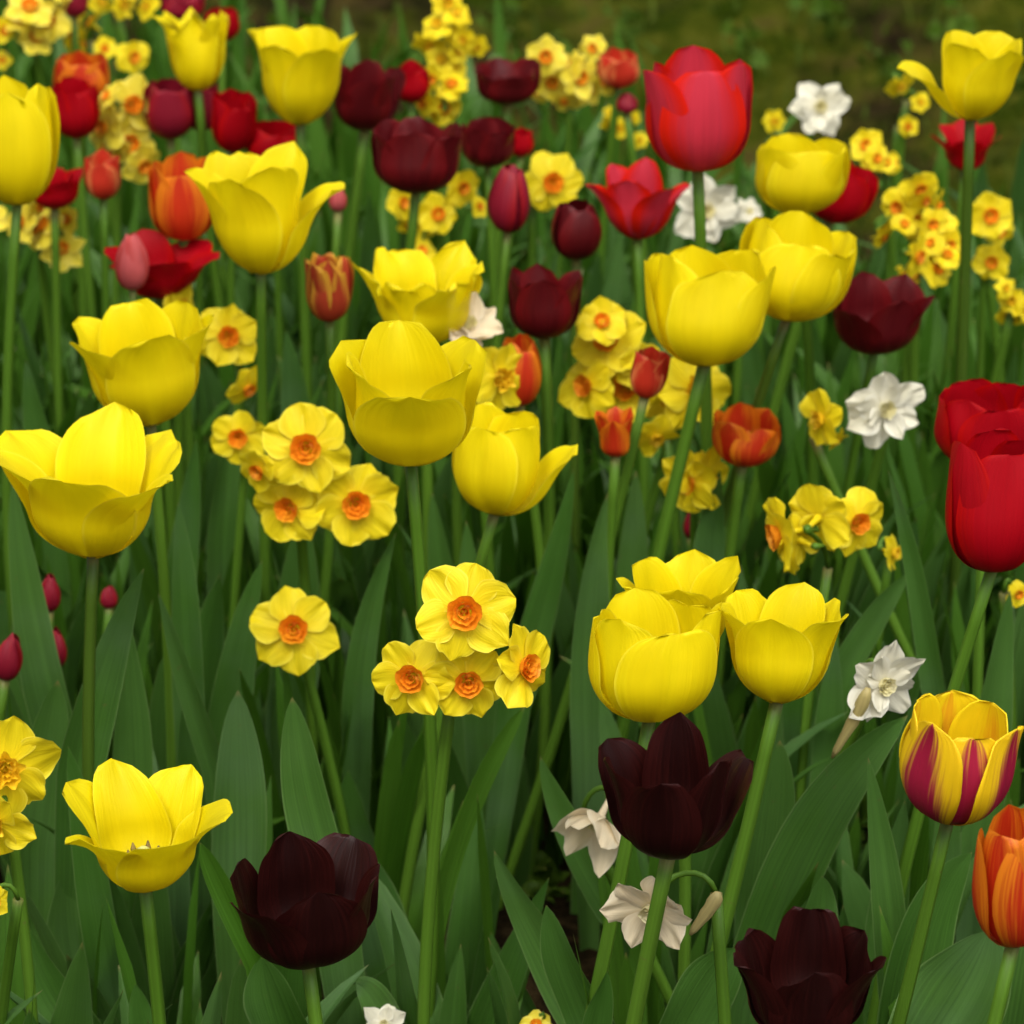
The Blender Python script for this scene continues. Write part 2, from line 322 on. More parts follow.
def petal_geo(F, inner, tilt, rng, nu, nv, pt=2.5, point=0.0):
    v = np.linspace(0, 1, nv+1)[:, None]; u = np.linspace(-1, 1, nu+1)[None, :]
    Rm = F['R']*(0.93 if inner else 1.0); Rt = F['T']*(0.93 if inner else 1.0); zm = F['zm']; vm = 0.50
    ln = rng.uniform(0.95, 1.05)*(1.02 if inner else 0.98)
    t = np.clip(v/vm, 0, 1)*math.pi/2; s = np.clip((v-vm)/(1-vm), 0, 1)
    r = np.where(v < vm, Rm*np.sin(t)**F['tap'], Rm+(Rt-Rm)*s**(1.5 if Rt > Rm else 1.9)+F['lip']*s**4)
    z = np.where(v < vm, zm*(1-np.cos(t)), zm+(1-zm)*s)*ln
    r = r+0.02
    tipf = np.clip(1-np.clip((v-0.44)/0.56, 0, 1)**pt, 0, 1)**0.52
    w = F['Wp']*(0.26+0.74*sstep(v/0.5))*np.maximum(tipf, 0.02)
    w = w*(0.95 if inner else 1.03)*rng.uniform(.93, 1.07)
    rc = F['curl']*(0.88 if inner else 1.14)*np.maximum(r, 0.36*Rm)
    a = np.clip(u*w/rc, -2.1, 2.1)
    q = u*w/F['Wp']                      # place across the petal, shrinking towards the tip
    ph = rng.uniform(0, 6.28, 8)
    skew = rng.normal(0, .06)
    rad = r-rc*(1-np.cos(a)); tan = rc*np.sin(a)+skew*v*v
    rad = rad-0.022*np.exp(-(q/0.13)**2)*np.sin(math.pi*np.clip(v, 0, 1))+0.012*np.cos(q*5+ph[4])*v   # the groove along the middle
    rad = rad+(0.10*abs(q)**3*v**1.5)*rng.uniform(-.1, 1.0)                                              # edges roll in or out
    rf = F['ruf']*rng.uniform(.7, 1.6)
    z = z+rf*(np.sin(q*4.3+ph[0])+.6*np.sin(q*8.1+ph[1])+.4*np.sin(q*15+ph[5])+.25*np.sin(q*26+ph[6]))*v**5-point*0.12*(abs(q)**0.8)*v**6
    z = z-0.05*np.exp(-(q/0.09)**2)*v**14*rng.uniform(-.5, 1.0)                                         # small notch or point at the tip
    rad = rad+rf*1.4*np.sin(q*3.6+ph[2]+v*3)*v**3+rf*.8*np.sin(q*11+ph[7])*v**6
    tan = tan+rf*0.9*np.sin(v*9+ph[3])*q*v
    rad = rad+F.get('dent', .03)*np.sin(q*2.2+ph[6])*np.sin(v*5+ph[7])*v                               # broad unevenness
    th = tilt*(0.35+0.65*v)
    r2 = rad*np.cos(th)+z*np.sin(th); z2 = z*np.cos(th)-rad*np.sin(th)*0.55
    z2 = z2+0*u; r2 = r2+0*u; tan = tan+0*v
    return np.stack([r2, tan, z2], -1).reshape(-1, 3)
def rot_lean(lx, ly):
    """lean right by lx and away from the camera by ly (radians)"""
    return np.array(Matrix.Rotation(lx, 3, 'Y') @ Matrix.Rotation(-ly, 3, 'X'))

def stem_points(top, ground, rng, n=14):
    k = rng.normal(0, 0.010, 2)
    t = np.linspace(0, 1, n)[:, None]
    p = ground+(np.asarray(top)-ground)*t
    p = p+np.array([[k[0], k[1], 0]])*np.sin(math.pi*t)
    return p
REPORT = []
FEET = []
def tulip(bb, colour, form, label, z=0.42, az=0, tilts=None, stem=None, lean=(0, 0), seed=0, leaves=2, group=None, point=0.0, name='tulip', dx=0.0, tipw=2.5, leafr=None, kw=None):
    rng = np.random.default_rng(1000+seed+int(bb[0]*7+bb[1]*13) % 9973)
    F = dict(FORMS[form]);
    if kw: F.update(kw)
    W_, H_ = bb[2]-bb[0], bb[3]-bb[1]
    big = W_ > 90
    nu, nv = (18, 26) if big else (10, 14)
    tilts = list(tilts) if tilts is not None else [0]*6
    PS = []
    for k in range(6):
        inner = k >= 3
        a = R(az)+(k % 3)*2*math.pi/3+(math.pi/3 if inner else 0)+rng.normal(0, .06)
        g = petal_geo(F, inner, R(tilts[k])+rng.normal(0, .035), rng, nu, nv, tipw, point)
        x = g[:, 0]*math.sin(a)+g[:, 1]*math.cos(a); y = -g[:, 0]*math.cos(a)+g[:, 1]*math.sin(a)
        PS.append(np.stack([x, y, g[:, 2]], -1))
    A = np.concatenate(PS); L = rot_lean(R(lean[0]), R(lean[1]))
    bx, by = (bb[0]+bb[2])/2+dx, bb[3]
    P = at_z(bx, by, z); sx = W_*project(P)[2][0]/FPX; sz = sx
    for it in range(14):
        P = at_z(bx, by, z)
        X, Y, D = project((A*np.array([sx, sx, sz])) @ L.T+P)
        w, h = X.max()-X.min(), Y.max()-Y.min()
        sx *= W_/w; sz = np.clip(sz*(H_/h)**1.2, 0.55*sx, 1.9*sx)
        bx += (bb[0]+bb[2])/2-(X.max()+X.min())/2; by += bb[3]-Y.max()
    P = at_z(bx, by, z)
    REPORT.append((name, colour, tuple(bb), round(sx, 3), round(sz, 3), round(P[1], 2)))
    # foot of the stem
    if stem is not None:
        Q = at_y(*stem, P[1]); d = (Q-P); G = P+d*(P[2]/max(1e-3, -d[2]))
    else:
        ax = L @ np.array([0, 0, 1.0]); G = np.array([P[0]-ax[0]*0.25+rng.normal(0, .012), P[1]-ax[1]*.15+rng.normal(0, .012), 0])
    G[2] = 0.0
    FEET.append(G)
    root = empty(name, G, label, 'tulip' if name == 'tulip' else 'tulip bud', group)
    sr = (0.0038 if W_ > 60 else 0.0031)*rng.uniform(.85, 1.15)
    top = P+L @ np.array([0, 0, 0.03*sz])
    sp = stem_points(top, G-np.array([0, 0, .01]), rng)
    v, f, uv = tube(sp-G, np.linspace(sr*1.15, sr*0.92, len(sp)), 12)
    mesh_obj('stem', v, f, uv, STEM_BROWN if colour in ('maroon', 'wine', 'yellow') and rng.random() < .2 else STEM, root)
    # flower: receptacle carrying petals, pistil and stamens
    ths = np.linspace(0, math.pi, 7)
    v, f, uv = tube([P-G+L @ np.array([0, 0, z_*sz]) for z_ in np.linspace(-.035, .07, 7)], [max(1e-4, .085*sx*math.sin(x)) for x in ths], 10)
    fl = mesh_obj('flower', v, f, uv, STEM, root)
    for q in PS:
        pv = (q*np.array([sx, sx, sz])) @ L.T+P-G; gf = grid_faces(nv, nu); gu = grid_uv(nv, nu)
        if colour in LINING:             # two skins: the lining has a colour of its own
            g3 = pv.reshape(nv+1, nu+1, 3); nn = np.cross(np.gradient(g3, axis=1), np.gradient(g3, axis=0)).reshape(-1, 3)
            nn /= np.linalg.norm(nn, axis=1)[:, None]+1e-9
            m_ = len(pv); ring = [i*(nu+1) for i in range(nv+1)]+[nv*(nu+1)+j for j in range(1, nu+1)]+[i*(nu+1)+nu for i in range(nv-1, -1, -1)]
            sg = 1.0 if np.mean(np.sum(nn*(pv-(P-G)-np.array([0, 0, .02])), axis=1)) < 0 else -1.0
            ff = gf+[tuple(i+m_ for i in reversed(x_)) for x_ in gf]+[(ring[i], ring[i+1], ring[i+1]+m_, ring[i]+m_) for i in range(len(ring)-1)]
            po = mesh_obj('petal', np.concatenate([pv, pv+nn*sg*.0006]), ff, np.concatenate([gu, gu]), PM[colour], fl)
            po.data.materials.append(PM[LINING[colour]])
            mi = np.zeros(len(po.data.polygons), dtype=np.int32); mi[len(gf):] = 1; po.data.polygons.foreach_set('material_index', mi)
        else: mesh_obj('petal', pv, gf, gu, PM[colour], fl)
    if big and form in ('bowl', 'open', 'cup', 'vee'):
        c = P-G
        v, f, uv = tube([c+L @ np.array([0, 0, q*sz]) for q in (.02, .15, .3, .38, .41)], [.05*sx, .05*sx, .045*sx, .075*sx, .03*sx], 9)
        mesh_obj('pistil', v, f, uv, PISTIL, fl)
        for k in range(6):
            a = k*math.pi/3+.3; o1 = np.array([math.cos(a), math.sin(a), 0])
            pts = [c+L @ (np.array([o1[0]*q*sx, o1[1]*q*sx, hh*sz])) for q, hh in ((.05, .03), (.1, .16), (.125, .22), (.15, .34), (.155, .40))]
            v, f, uv = tube(pts, [.014*sx, .012*sx, .03*sx, .03*sx, .008*sx], 6)
            mesh_obj('stamen', v, f, uv, ANTHER_DARK if colour in ('red', 'rose', 'maroon', 'wine') else ANTHER, fl)
    for k in range(leaves):
        a = (leafr[k] if leafr else rng.uniform(0, 6.28))
        ln = rng.uniform(.20, .31)*min(1.0, z/.42+.1); b = np.array([math.sin(a)*.006, -math.cos(a)*.006, -.01])
        v, f, uv = free_leaf(b, a, ln, rng.uniform(.030, .052), lean=rng.uniform(.02, .16), bend=rng.uniform(.0, .4), rng=rng, wave=rng.uniform(.03, .09), fold=rng.uniform(.3, .8), kind=rng.choice(['tulip', 'tulip', 'broad']))
        mesh_obj('leaf', v, f, uv, TULIP_LEAF, root)
    return root, G
def add_leaf(tul, tip, base, width, y, **k):
    root, G = tul
    v, f, uv = pixel_leaf(tip, base, width, y, **k)
    mesh_obj('leaf', v-G, f, uv, TULIP_LEAF if k.get('kind', 'tulip') != 'strap' else STRAP_LEAF, root)

# ------------------------------------------------------------------ daffodils
def tepal_geo(Rr, width, rng, cup=.0, ruf=.05, nu=10, nv=10, pointy=.5, zoff=0.0):
    v = np.linspace(0, 1, nv+1)[:, None]; u = np.linspace(-1, 1, nu+1)[None, :]
    w = width*(0.30+0.70*sstep(v/0.5))*np.clip(1-np.clip((v-.45)/.55, 0, 1)**(2.6-pointy), 0, 1)**(.55+.2*pointy)
    w = np.maximum(w, .012*width)
    ph = rng.uniform(0, 6.28, 6); q = u*w/width
    r = .04+v*.96+0.05*np.exp(-(q/.12)**2)*v**8
    x = u*w
    z = cup*v**2+zoff+ruf*(np.sin(q*3+ph[0]+v*2)*v**2+.6*np.sin(q*7+ph[1]+v*3)*v**2+.3*np.sin(q*15+ph[4])*v**3)+.06*q*q*v*rng.uniform(-1, 1.8)-.03*np.exp(-(q/.14)**2)*v
    z = z+rng.normal(0, .16)*q*v
    r = r+.035*np.sin(q*7+ph[2])*v**4+.02*np.sin(q*15+ph[3])*v**6
    return np.stack([x+0*v, r+0*u, z], -1).reshape(-1, 3)*Rr
def corona_geo(Rr, rng, rad=.30, depth=.22, ruf=.06, seg=40, frill=2):
    mb = MB()
    for ring in range(1+frill):
        k = 1-ring*.34
        rows = 6; V = []
        ph = rng.uniform(0, 6.28, 3)
        for i in range(rows+1):
            t = i/rows
            for j in range(seg):
                th = 2*math.pi*j/seg
                rr = (rad*k)*(0.55+0.45*t**.7)+ruf*k*t**2*(math.sin(5*th+ph[0])+.7*math.sin(9*th+ph[1]))*(1 if ring == 0 else 1.3)
                zz = depth*t*(1 if ring == 0 else .95)+ruf*.6*t*t*math.sin(7*th+ph[2])+.02
                V.append((rr*math.cos(th), rr*math.sin(th), zz))
        uv = [(j/seg, .3+.7*i/rows) for i in range(rows+1) for j in range(seg)]
        mb.add(np.array(V)*Rr, grid_faces(rows, seg, 0, True), uv)
    # the crumpled throat
    V = [(0, 0, .05)]; uv = [(.5, .2)]
    for i in (1, 2, 3):
        for j in range(seg):
            th = 2*math.pi*j/seg; q = rad*.6*i/3
            V.append((q*math.cos(th), q*math.sin(th), .05+.05*math.sin(3*th+i*2)*i/3)); uv.append((j/seg, .2+.1*i))
    f = [(0, 1+j, 1+(j+1) % seg) for j in range(seg)]+grid_faces(2, seg, 1, True)
    mb.add(np.array(V)*Rr, f, uv)
    return mb
KINDS = {
 'yellow': dict(n=6, width=.50, mat=TEPAL, cup=CUP, crad=.33, depth=.22, cuptilt=-.02, ruf=.065, pointy=.1),
 'pale':   dict(n=6, width=.46, mat=TEPAL_PALE, cup=CUP, crad=.33, depth=.22, cuptilt=-.02, ruf=.065, pointy=.1),
 'plain':  dict(n=6, width=.48, mat=TEPAL, cup=CUP_YELLOW, crad=.30, depth=.24, cuptilt=.0, ruf=.08, pointy=.4),
 'white':  dict(n=6, width=.39, mat=TEPAL_WHITE, cup=CUP_PALE, crad=.20, depth=.22, cuptilt=.0, ruf=.075, pointy=.6),
 'bell':   dict(n=6, width=.56, mat=TEPAL_CREAM, cup=CUP_PALE, crad=.22, depth=.30, cuptilt=1.0, ruf=.08, pointy=.5),
 'cream':  dict(n=6, width=.46, mat=TEPAL_CREAM, cup=CUP_PALE, crad=.22, depth=.25, cuptilt=.35, ruf=.10, pointy=.5),
}
def facing_matrix(yaw, pitch, roll):
    d = Vector((math.sin(yaw)*math.cos(pitch), -math.cos(yaw)*math.cos(pitch), math.sin(pitch)))
    q = d.to_track_quat('Z', 'Y')
    return np.array((q.to_matrix() @ Matrix.Rotation(roll, 3, 'Z'))), np.array(d)
def daffodil(florets, kind, label, z=0.36, stem=None, group=None, seed=0, leaves=3, hub=None, name='daffodil', spathe=None, dshift=0.0):
    """florets: (px, py, r_px, yaw, pitch) in degrees"""
    rng = np.random.default_rng(500+seed+int(florets[0][0]*5+florets[0][1]*11) % 9973)
    K = KINDS[kind]
    mx = float(np.mean([q[0] for q in florets])); my = float(np.mean([q[1] for q in florets])); mr = float(np.mean([q[2] for q in florets]))
    C = at_z(mx, my, z); Y = C[1]+dshift; C = at_y(mx, my, Y); dep = project(C)[2][0]
    if hub is None:
        hub = at_y(mx, my, Y)+np.array([rng.normal(0, .006), mr*dep/FPX*.9, -mr*dep/FPX*(.8 if len(florets) > 1 else .35)])
    else: hub = at_y(*hub, Y+mr*dep/FPX*.7)
    if stem is not None:
        Q = at_y(*stem, hub[1]); d = Q-hub; G = hub+d*(hub[2]/max(1e-3, -d[2]))
    else: G = hub+np.array([rng.normal(0, .03), rng.normal(.01, .02), 0])
    G[2] = 0; FEET.append(G)
    root = empty(name, G, label, 'daffodil', group)
    sr = rng.uniform(.0028, .0036)
    sp = stem_points(hub, G-np.array([0, 0, .01]), rng)
    v, f, uv = tube(sp-G, np.linspace(sr*1.1, sr, len(sp)), 10, .75); mesh_obj('stem', v, f, uv, STEM, root)
    florets = list(florets)
    if len(florets) >= 3 and mr < 29:        # the half hidden blooms that fill a dense bunch
        for k in range(len(florets)//2+1):
            q0 = florets[rng.integers(0, len(florets))]
            florets.append((q0[0]+rng.normal(0, .75*mr), q0[1]+rng.normal(0, .6*mr), mr*rng.uniform(.6, .9), rng.uniform(-85, 85), rng.uniform(-30, 50)))
    ped = MB()
    for i, q in enumerate(florets):
        px, py, rp = q[:3]; yaw = q[3] if len(q) > 3 else rng.normal(0, 34); pit = q[4] if len(q) > 4 else rng.normal(12, 22)
        kk = q[5] if len(q) > 5 else kind; KK = KINDS[kk]
        small = rp < 28
        c = at_y(px, py, Y+rng.normal(0, .006)+(i % 3)*.004)
        Rr = rp*project(c)[2][0]/FPX*1.03
        M, d = facing_matrix(R(yaw), R(pit), rng.uniform(0, 6.28) if len(q) < 7 else R(q[6]))
        mb = MB(); n = KK['n']; nu_, nv_ = (8, 9) if small else (16, 18)
        layers = [(0, 1.0, 0.0), (1, .97, .035)]
        if kind == 'white': layers = [(0, 1.0, 0.0), (1, .92, .04), (2, .80, .10), (3, .55, .16)]
        for layer, sc, zo in layers:
            for k in range(3):
                a = 2*math.pi*k/3+layer*math.pi/3+(.5 if layer == 2 else 0)+rng.normal(0, .2 if kind == 'white' else .08)
                g = tepal_geo(Rr*sc*rng.uniform(.92, 1.05), KK['width']*rng.uniform(.9, 1.1), rng, KK['cuptilt']+rng.normal(0, .19 if kind == 'white' else .13)+(.3 if layer >= 2 else 0), KK['ruf'], nu_, nv_, KK['pointy'], zo)
                x = g[:, 0]*math.cos(a)-g[:, 1]*math.sin(a); y = g[:, 0]*math.sin(a)+g[:, 1]*math.cos(a)
                mb.add(np.stack([x, y, g[:, 2]], -1) @ M.T+c-G, grid_faces(nv_, nu_), grid_uv(nv_, nu_))
        # the tube behind the petals
        v, f, uv = tube([c-G-d*Rr*s_ for s_ in (-.05, .12, .35, .55)], [Rr*.16, Rr*.10, Rr*.08, Rr*.07], 9)
        mb.add(v, f, uv*0.2+.4)
        fl = mb.build('flower', KK['mat'], root)
        cm = corona_geo(Rr, rng, KK['crad'], KK['depth'], .014 if kk != 'plain' else .045, 18 if small else 52, 1 if small else 2)
        cm.v = [x_ @ M.T+c-G for x_ in cm.v]
        cm.build('corona', KK['cup'], fl)
        b = c-G-d*Rr*.55; h0 = hub-G
        bp = bez(h0, h0+np.array([0, 0, .02])+(b-h0)*.2, b-d*Rr*.5, b, 9)
        v, f, uv = tube(bp, np.concatenate([np.full(6, .0016), [.0024, .0030, .0022]])*(1 if rp > 30 else .8), 7); ped.add(v, f, uv)
    ped.build('flower_stalks', STEM, root)
    if spathe:
        s0 = at_y(*spathe[0], Y)-G; s1 = at_y(*spathe[1], Y)-G
        v, f, uv = tube(bez(s0, s0*.7+s1*.3+np.array([.003, 0, 0]), s0*.3+s1*.7, s1, 9), [.0016, .0036, .0042, .0036, .0038, .0030, .0026, .0022, .0008], 9, .55)
        mesh_obj('spathe', v, f, uv, SPATHE, root)
    if leaves:
        lm = MB()
        for k in range(leaves):
            a = rng.uniform(0, 6.28)
            v, f, uv = free_leaf(np.array([math.sin(a)*.01, -math.cos(a)*.01, -.01]), a, rng.uniform(.22, .32), rng.uniform(.010, .016), rng.uniform(.0, .10), rng.uniform(.0, .3), 'strap', rng, fold=.25, wave=.02, nu=4)
            lm.add(v, f, uv)
        lm.build('foliage', STRAP_LEAF, root)
    return root, G

# ================================================================== THE SETTING
def ground():
    n = 120
    xs = np.concatenate([np.linspace(-60, -2.2, 18)[:-1], np.linspace(-2.2, 2.2, n), np.linspace(2.2, 60, 18)[1:]])
    ys = np.concatenate([np.linspace(-30, .8, 12)[:-1], np.linspace(.8, 6.5, n+20), np.linspace(6.5, 160, 26)[1:]])
    X, Y = np.meshgrid(xs, ys)
    rng = np.random.default_rng(3); Z = np.zeros_like(X)
    for k in range(26):
        fx, fy = rng.normal(0, 1, 2)*rng.choice([4, 9, 22, 40]); am = .10/(1+np.hypot(fx, fy))
        Z += am*np.sin(X*fx+Y*fy+rng.uniform(0, 6.28))
    near = np.exp(-np.clip((Y-7)/6, 0, 9)) * np.exp(-np.clip((abs(X)-3)/4, 0, 9))
    Z = Z*near-.012
    V = np.stack([X, Y, Z], -1).reshape(-1, 3)
    m, t = newmat('garden_soil')
    tc = N(t, 'ShaderNodeTexCoord')
    def noise(sc, det=6.0, rough=.6):
        q = N(t, 'ShaderNodeTexNoise'); q.inputs['Scale'].default_value = sc; q.inputs['Detail'].default_value = det; q.inputs['Roughness'].default_value = rough
        t.links.new(tc.outputs['Object'], q.inputs['Vector']); return q.outputs['Fac']
    n1, n2, n3 = noise(40), noise(3.2, 5), noise(13, 6)
    c = mixc(t, ramp(t, n1, .35, .7), (0.006, 0.0042, 0.0018), (0.030, 0.020, 0.008))
    moss = mixc(t, ramp(t, n3, .36, .64), (0.016, 0.028, 0.0008), (0.066, 0.070, 0.006))
    sp = N(t, 'ShaderNodeSeparateXYZ'); t.links.new(tc.outputs['Object'], sp.inputs[0])
    lawn = math_(t, 'MULTIPLY', ramp(t, sp.outputs[1], 3.2, 4.0), ramp(t, math_(t, 'ADD', n2, math_(t, 'MULTIPLY', sp.outputs[0], .22)), .40, .58))
    c = mixc(t, lawn, c, moss)
    c = mixc(t, math_(t, 'MULTIPLY', ramp(t, sp.outputs[1], 3.2, 4.0), ramp(t, n3, .5, .75)), c, (0.052, 0.038, 0.010))
    p = N(t, 'ShaderNodeBsdfPrincipled'); t.links.new(c, p.inputs['Base Color']); p.inputs['Roughness'].default_value = 1.0
    p.inputs['Specular IOR Level'].default_value = .02
    bp = N(t, 'ShaderNodeBump'); bp.inputs['Strength'].default_value = 1; bp.inputs['Distance'].default_value = .02
    t.links.new(n1, bp.inputs['Height']); t.links.new(bp.outputs[0], p.inputs['Normal'])
    o = N(t, 'ShaderNodeOutputMaterial'); t.links.new(p.outputs[0], o.inputs[0])
    g = mesh_obj('ground', V, grid_faces(len(ys)-1, len(xs)-1), None, m); g['kind'] = 'structure'
ground()

def blades():
    """thin short grass on the ground behind the bed"""
    rng = np.random.default_rng(21); mb = MB()
    for k in range(16000):
        y = 3.2+rng.random()**1.3*3.6; x = rng.uniform(-.28*y, .28*y)
        dens = .5+.5*math.sin(x*5+y*3)*math.sin(y*4-x*2)
        if rng.random() > .18+.5*dens*sstep((x+.35)/.5): continue
        h = rng.uniform(.008, .034); a = rng.uniform(0, 6.28); w = rng.uniform(.0015, .004)
        d = np.array([math.cos(a), math.sin(a), 0]); s = np.array([-d[1], d[0], 0])
        b = np.array([x, y, -.012]); m_ = b+np.array([0, 0, h*.6])+d*h*.15; t_ = b+np.array([0, 0, h])+d*h*rng.uniform(.3, .8)
        mb.add([b-s*w, b+s*w, m_-s*w*.8, m_+s*w*.8, t_], [(0, 1, 3, 2), (2, 3, 4)], [(0, 0), (1, 0), (0, .5), (1, .5), (.5, 1)])
    o = mb.build('grass', GRASS); o['kind'] = 'stuff'
blades()

def weeds():
    rng = np.random.default_rng(5); mb = MB()
    spots = [(222, 985, 60, 45), (235, 940, 40, 30), (455, 955, 34, 24), (530, 940, 30, 24), (560, 965, 30, 20), (470, 700, 60, 30), (900, 880, 60, 40), (30, 1000, 50, 30), (700, 960, 60, 30)]+[(40+x*64+(x*37) % 29, 30+(x*53) % 90, 26, 8) for x in range(16)]
    for sx_, sy_, wx, wy in spots:
        for k in range(70 if wy > 10 else 14):
            p = at_z(sx_+rng.normal(0, wx*.6), sy_+rng.normal(0, wy*.6), .0)
            h = rng.uniform(.01, .05); p[2] = h
            r_ = rng.uniform(.005, .012); a = rng.uniform(0, 6.28); el = rng.uniform(.2, 1.2)
            d = np.array([math.cos(a)*math.cos(el), math.sin(a)*math.cos(el), math.sin(el)]); s = np.array([-math.sin(a), math.cos(a), 0]); nm = np.cross(d, s)
            pts = [p+d*(2*r_*i/6) -nm*r_*.25*math.sin(i) for i in range(7)]
            ws = [.15, .7, 1, .95, .7, .4, .02]
            V = []
            for i in range(7):
                V += [pts[i]-s*r_*ws[i]-nm*r_*.2, pts[i], pts[i]+s*r_*ws[i]-nm*r_*.2]
            mb.add(V, grid_faces(6, 2), grid_uv(6, 2))
            g = p.copy(); g[2] = -.012
            v, f, uv = tube([g, (g+p)/2+rng.normal(0, .004, 3), p], [.0008]*3, 4); mb.add(v, f, uv)
    o = mb.build('ground_cover', WEED); o['kind'] = 'stuff'
weeds()

# ================================================================== TULIPS
YG, RG, DG, OG = 'yellow tulips', 'red tulips', 'dark maroon tulips', 'orange tulips'
T = {}
def tu(key, *a, **k): T[key] = tulip(*a, **k)
# front to back, yellow
tu('y17', (62, 758, 233, 893), 'yellow', 'open', 'low yellow tulip splayed wide open, front left, beside a black-maroon tulip', z=.40, az=20, tilts=[6, 8, 0, 16, 0, 18], stem=(143, 985), group=YG, leaves=1)
tu('y6', (-22, 402, 182, 559), 'yellow', 'open', 'very large wide-open yellow tulip cut by the left picture edge, below another yellow one', z=.45, az=-10, tilts=[0, 8, 10, 14, 0, 14], stem=(107, 768), group=YG, dx=6)
tu('y5', (69, 298, 214, 427), 'yellow', 'bowl', 'yellow tulip with upright flared petals just above the largest left-edge tulip', z=.45, az=15, tilts=[2, 0, 8, 6, 0, 8], stem=(158, 765), lean=(-4, 0), group=YG)
tu('y8', (329, 320, 487, 467), 'yellow', 'bowl', 'large round yellow tulip cup in the very middle, above the bunch of four daffodils', z=.515, az=0, tilts=[6, 2, 2, 2, -2, 2], stem=(408, 960), lean=(0, -5), group=YG, leaves=0)
tu('y7', (352, 240, 484, 346), 'yellow', 'bowl', 'frilly yellow tulip peeping out behind the large round central yellow cup', z=.45, az=40, tilts=[4, 4, 4, 4, 4, 4], group=YG, kw=dict(ruf=.05))
tu('y9', (452, 402, 578, 516), 'yellow', 'cup', 'yellow tulip with one petal curling out to the right, right below the central yellow cup', z=.42, az=90, tilts=[34, 0, 0, 0, 4, 4], stem=(484, 570), lean=(4, 7), group=YG, leaves=0)
tu('y4', (184, 141, 345, 275), 'yellow', 'bowl', 'yellow tulip with two long petals spread out sideways, above a tall bare stem', z=.49, az=88, tilts=[24, 2, 2, 0, 12, 2], kw=dict(T=.60, Wp=.54), stem=(264, 420), group=YG)
tu('y2', (247, 25, 357, 126), 'yellow', 'bowl', 'plump yellow tulip bowl standing against the dark soil at the back', z=.47, az=30, tilts=[4, 0, 0, 8, 3, 8], group=YG)
tu('y3', (153, 7, 229, 91), 'yellow', 'cup', 'small fringed yellow tulip above crimson tulips at the back left', z=.46, az=0, tilts=[0, 4, 4, 6, 6, 6], stem=(207, 140), group=YG, kw=dict(ruf=.09, lip=.12), lean=(0, 7))
tu('y1', (-28, 75, 60, 206), 'yellow', 'cup', 'tall closed yellow tulip cut by the left picture edge, in front of red tulips', z=.52, az=10, stem=(27, 350), group=YG, lean=(0, 7))
tu('y10', (644, 245, 776, 367), 'yellow', 'cup', 'smooth yellow tulip cup on a leaning stem, in front of another yellow tulip', z=.46, az=8, tilts=[0, 0, 6, 10, 0, 2], stem=(674, 515), lean=(2, 7), group=YG)
tu('y11', (738, 211, 857, 322), 'yellow', 'cup', 'yellow tulip leaning right, between a smooth yellow cup and a wine-red tulip', z=.46, az=-5, tilts=[0, 12, 2, 14, 0, 0], stem=(747, 510), lean=(7, 7), group=YG)
tu('y12', (755, 133, 850, 215), 'yellow', 'cup', 'yellow tulip cup in front of a half-hidden red tulip', z=.48, az=14, tilts=[0, 3, 0, 6, 0, 4], group=YG, lean=(0, 7))
tu('y13', (897, 30, 1024, 121), 'yellow', 'bowl', 'yellow tulip with one petal spread far to the left, high at the upper right', z=.56, az=-88, tilts=[36, 0, 0, 0, 2, 0], stem=(965, 262), lean=(6, 0), group=YG)
tu('y14', (588, 588, 722, 723), 'yellow', 'cup', 'yellow tulip cup touching the blackish tulip below it, left one of three huddled together', z=.43, az=14, tilts=[0, 4, -2, 4, 2, 4], stem=(618, 850), group=YG, leaves=0, lean=(0, 7))
tu('y15', (616, 549, 741, 660), 'yellow', 'bowl', 'yellow tulip mostly hidden behind two touching yellow tulips', z=.43, az=50, tilts=[4, 4, 6, 4, 4, 6], group=YG, leaves=0)
tu('y16', (717, 582, 849, 704), 'yellow', 'bowl', 'yellow tulip cup, right one of the three huddled together above a blackish tulip', z=.43, az=-14, tilts=[2, 8, 2, 6, 2, 6], stem=(727, 880), lean=(2, 7), group=YG, leaves=1)
# dark
tu('d8', (598, 712, 754, 860), 'maroon', 'goblet', 'black-maroon tulip right under a yellow tulip cup, in front of cream daffodils', z=.43, az=-12, tilts=[2, 18, 10, 4, 8, 6], stem=(650, 1000), group=DG, leaves=0)
tu('d9', (229, 831, 380, 970), 'maroon', 'goblet', 'black-maroon tulip low in the front, between a splayed yellow tulip and green leaves', z=.36, az=24, tilts=[2, 18, 2, 8, 0, 16], group=DG, leaves=0)
tu('d10', (733, 906, 887, 1044), 'maroon', 'goblet', 'black-maroon tulip cut off by the bottom picture edge', z=.36, az=-4, tilts=[4, 6, 6, 14, 2, 14], group=DG, leaves=0)
tu('d7', (824, 271, 936, 355), 'wine', 'goblet', 'wide wine-red tulip with pointed spread petals, right of a leaning yellow tulip', z=.40, az=20, tilts=[2, 20, 6, 10, 0, 16], group=DG, point=.6)
tu('d6', (508, 263, 583, 339), 'wine', 'goblet', 'wine-red tulip standing alone just above the orange-cupped daffodil bunch', z=.43, az=0, tilts=[0, 4, 4, 6, 0, 6], stem=(541, 405), group=DG, point=.5, lean=(0, 7))
tu('d5', (551, 198, 602, 260), 'wine', 'egg', 'small closed egg-shaped wine-red tulip beside a spread red tulip', z=.42, az=10, group=DG)
tu('d2', (371, 116, 463, 194), 'wine', 'goblet', 'wine-red tulip bowl in front of yellow daffodils, on a pale green stem', z=.46, az=-6, tilts=[0, 4, 0, 6, 2, 6], stem=(416, 245), group=DG, lean=(0, 7))
